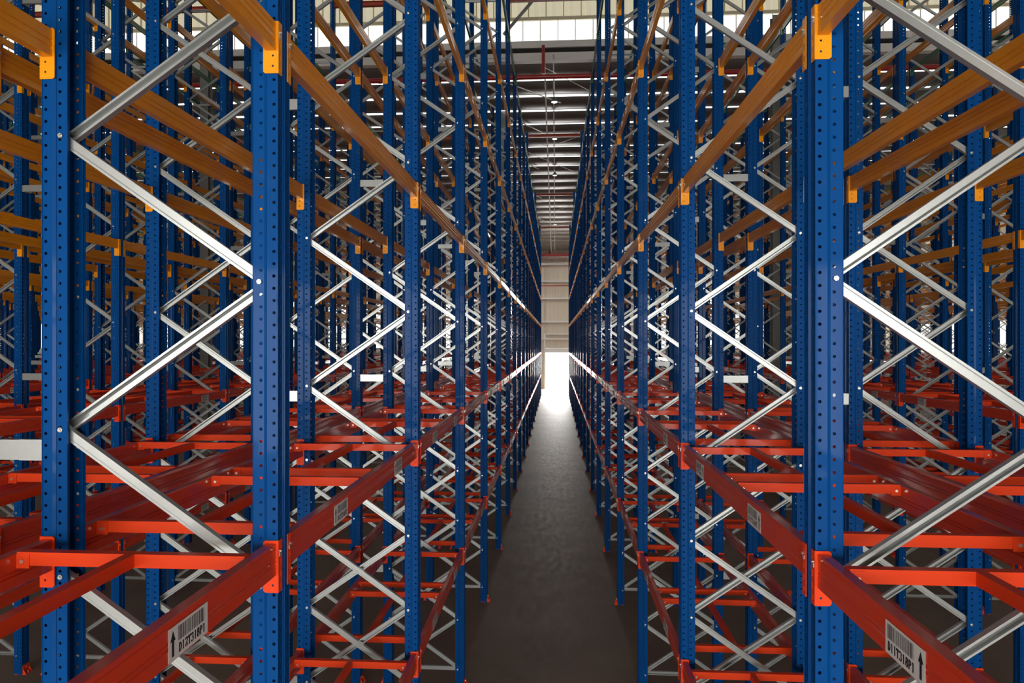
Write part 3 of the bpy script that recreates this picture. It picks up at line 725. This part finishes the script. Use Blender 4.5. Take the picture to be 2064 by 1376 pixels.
# far wall with the open roller door at the end of the aisle
DX0, DX1, DZ = -0.92, 2.3, 3.28
fw = MB()
ribbed(fw, XL, DX0, YF, 0, 12.9, CREAM, 0.25, 0.03); ribbed(fw, DX1, XR, YF, 0, 12.9, CREAM, 0.25, 0.03)
ribbed(fw, DX0, DX1, YF, DZ, 12.9, CREAM, 0.25, 0.03)
struct('wall_far', fw)
gt = MB()
for z in (4.45, 6.0, 8.1, 9.65, 11.2): gt.box((XL, YF - 0.20, z), (XR, YF - 0.04, z + 0.14), WHITEM)
gt.box((XL, YF - 0.2, 12.55), (XR, YF - 0.04, 12.8), DARK)  # black strip painted as the shade under the eaves
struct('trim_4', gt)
df = MB(); df.box((DX0 - 0.14, YF - 0.22, 0), (DX0, YF - 0.04, 5.0), WHITEM); df.box((DX1, YF - 0.22, 0), (DX1 + 0.14, YF - 0.04, 5.0), WHITEM)
df.box((DX0 - 0.14, YF - 0.20, 4.92), (DX1 + 0.14, YF - 0.04, 5.0), WHITEM)
struct('trim_5', df)
dr = MB(); dr.prism([(YF - 0.30, DZ), (YF - 0.04, DZ), (YF - 0.04, DZ + 0.42), (YF - 0.22, DZ + 0.42), (YF - 0.30, DZ + 0.34)], DX0, DX1, WHITEM, 'X'); struct('door_1', dr)
# daylight panels of the far wall beyond the other aisles
for i in range(9):
    xa = -37.5 + i * 3.9 if i < 9 else 0
    q = MB(); q.box((xa, YF - 0.05, 3.6), (xa + 2.6, YF - 0.035, 8.0), SIDEW)
    if xa + 2.6 < -3.4: struct('window_%d' % (80 + i), q)
for i in range(6):
    xa = 4.0 + i * 4.0
    q = MB(); q.box((xa, YF - 0.05, 3.6), (xa + 2.6, YF - 0.035, 8.0), SIDEW); struct('window_%d' % (90 + i), q)
# side walls: cladding with a daylight band, and the open end behind the camera
for nm_, xw, s in (('left', XL, 1), ('right', XR, -1)):
    sw = MB(); a, b = sorted((xw, xw - s * 0.15))
    sw.box((a, YN, 0), (b, YF, 3.4), CREAM); sw.box((a, YN, 6.0), (b, YF, 17.6), CREAM)
    struct('wall_' + nm_, sw)
    wn = MB(); wn.box((a, YN, 3.4), (b, YF, 6.0), SIDEW); struct('window_%d' % (70 if s > 0 else 71), wn)
bw_ = MB(); bw_.box((XL, YN - 0.2, 6.4), (XR, YN, 14.7), CREAM); bw_.box((XL, YN - 0.2, 0), (-10, YN, 6.4), CREAM); bw_.box((8, YN - 0.2, 0), (XR, YN, 6.4), CREAM)
struct('wall_near', bw_)

# ------------------------------------------------------------------ services under the roof
def pipe(name, pts, r, m, label, cat, grp=None, n=12):
    mb = MB()
    for a, b in zip(pts, pts[1:]): mb.tube(a, b, r, m, n)
    return tag(put(name, mb.mesh(name)), label, cat, grp)
pz = 13.42
mb = MB(); mb.tube((XL + 1, 23.6, pz), (XR - 1, 23.6, pz), 0.085, PIPE, 14)
for q in range(14): mb.tube((XL + 4 + q * 4.8, 23.6, pz), (XL + 4.1 + q * 4.8, 23.6, pz), 0.10, PIPE, 14)
tag(put('sprinkler_main', mb.mesh('sprinkler_main')), 'thick red sprinkler main running across the racks under the daylight band', 'pipe')
for i, xx in enumerate((-0.43, -5.05)):
    pipe('sprinkler_riser', [(xx, 23.6, pz + 0.1), (xx, 23.6, 14.5)], 0.055, PIPE, 'short red riser standing on the sprinkler main %s' % ('above the central aisle' if i == 0 else 'above the next aisle left'), 'pipe', 'red sprinkler risers')
pipe('branch_pipe', [(-0.40, 23.7, 14.2), (-0.40, 61.5, 12.36)], 0.028, WHITEM, 'thin pale branch pipe running down the aisle below the roof', 'pipe')
pipe('cable_conduit', [(-0.08, 23.7, 14.25), (-0.08, 61.5, 12.42)], 0.022, WHITEM, 'thin white conduit carrying the aisle lamps below the roof', 'conduit')
pipe('wall_pipe', [(XL, YF - 0.4, 9.3), (XR, YF - 0.4, 9.3)], 0.05, PIPE, 'thin red pipe across the far wall above the door', 'pipe')
pipe('wall_pipe', [(XL + 1, YF - 0.6, 12.05), (XR - 1, YF - 0.6, 12.05)], 0.10, PIPE, 'thick red pipe across the far wall under the eaves', 'pipe')
pipe('wall_riser', [(-0.55, YF - 0.6, 12.152), (-0.55, YF - 0.6, 13.0)], 0.06, PIPE, 'red riser dropping to the thick pipe on the far wall', 'pipe')
# roof bracing rods
rods = [((-2.4, 25, 14.02), (0.2, 27.5, 13.86)), ((-0.4, 24.5, 14.1), (2.3, 28, 14.0)), ((-2.6, 28.5, 14.0), (-0.6, 31.5, 13.9)), ((0.1, 33, 13.8), (2.4, 30.5, 13.9)),
        ((-2.6, 34, 13.75), (-0.9, 37, 13.6)), ((-1.5, 33, 13.5), (1.9, 38, 13.3)), ((-2.4, 40, 13.45), (-0.9, 43, 13.3)), ((0.0, 46, 13.1), (2.4, 43.5, 13.3)), ((-2.2, 46.5, 13.1), (-0.7, 49.5, 12.95))]
for i, (a, b) in enumerate(rods):
    pipe('bracing_rod', [a, b], 0.022 if i % 2 == 0 else 0.012, WHITEM, 'thin roof bracing rod slanting under the ceiling, %s from the daylight band' % NUM[i], 'rod', 'roof bracing rods', 8)
pipe('knee_brace', [(-1.75, 23.0, 14.65), (-0.65, 23.0, 15.9)], 0.055, STEEL, 'grey round knee brace slanting across the daylight band over the aisle', 'brace')
# pendant lamps over the aisle
for i, (yl, zl) in enumerate(((25.1, 13.05), (30.6, 13.33), (37.2, 13.3), (51.0, 12.98))):
    r = bpy.data.objects.new('pendant_lamp', None); COL.objects.link(r); r.location = (-0.05, yl, zl)
    mb = MB()
    prof = [(0.03, 0.20), (0.05, 0.18), (0.09, 0.12), (0.145, 0.0)]
    for (ra, za), (rb, zb) in zip(prof, prof[1:]):
        vs = [(ra * math.cos(t), ra * math.sin(t), za) for t in [2 * PI * q / 20 for q in range(20)]] + [(rb * math.cos(t), rb * math.sin(t), zb) for t in [2 * PI * q / 20 for q in range(20)]]
        mb.add(vs, [(q, (q + 1) % 20, 20 + (q + 1) % 20, 20 + q) for q in range(20)], DARK, smooth=True)
    put('lamp_shade', mb.mesh('lamp_shade'), r)
    mb = MB(); mb.tube((0, 0, 0.004), (0, 0, 0.02), 0.105, LAMPG, 20); put('lens', mb.mesh('lens'), r)
    mb = MB(); mb.tube((0, 0, 0.20), (0, 0, (14.25 - (yl - 23.7) * 0.0484) - zl - 0.02), 0.008, WHITEM, 8); put('suspension_rod', mb.mesh('suspension_rod'), r)
    tag(r, 'round pendant lamp hanging over the aisle, %s from the daylight band' % NUM[i], 'lamp', 'pendant aisle lamps')
# steel columns standing in the gaps between back-to-back rows
for i, (cx, cy, wd) in enumerate(((-2.284, 29.56, 0.24), (6.578, 20.9, 0.27), (-11.124, 21.1, 0.27), (10.998, 32.6, 0.27))):
    mb = MB(); h = wd / 2
    mb.box((cx - h, cy - h, 0), (cx + h, cy - h + 0.016, zr(cy) if cy > YM else 14.0), STEEL); mb.box((cx - h, cy + h - 0.016, 0), (cx + h, cy + h, zr(cy) if cy > YM else 14.0), STEEL)
    mb.box((cx - 0.006, cy - h + 0.016, 0), (cx + 0.006, cy + h - 0.016, zr(cy) if cy > YM else 14.0), STEEL)
    w_ = ('first pair of rows left', 'second pair of rows right', 'third pair of rows left', 'third pair of rows right')[i]
    tag(put('steel_column', mb.mesh('steel_column')), 'grey steel roof column inside the %s of aisle' % w_, 'column', 'grey steel roof columns')
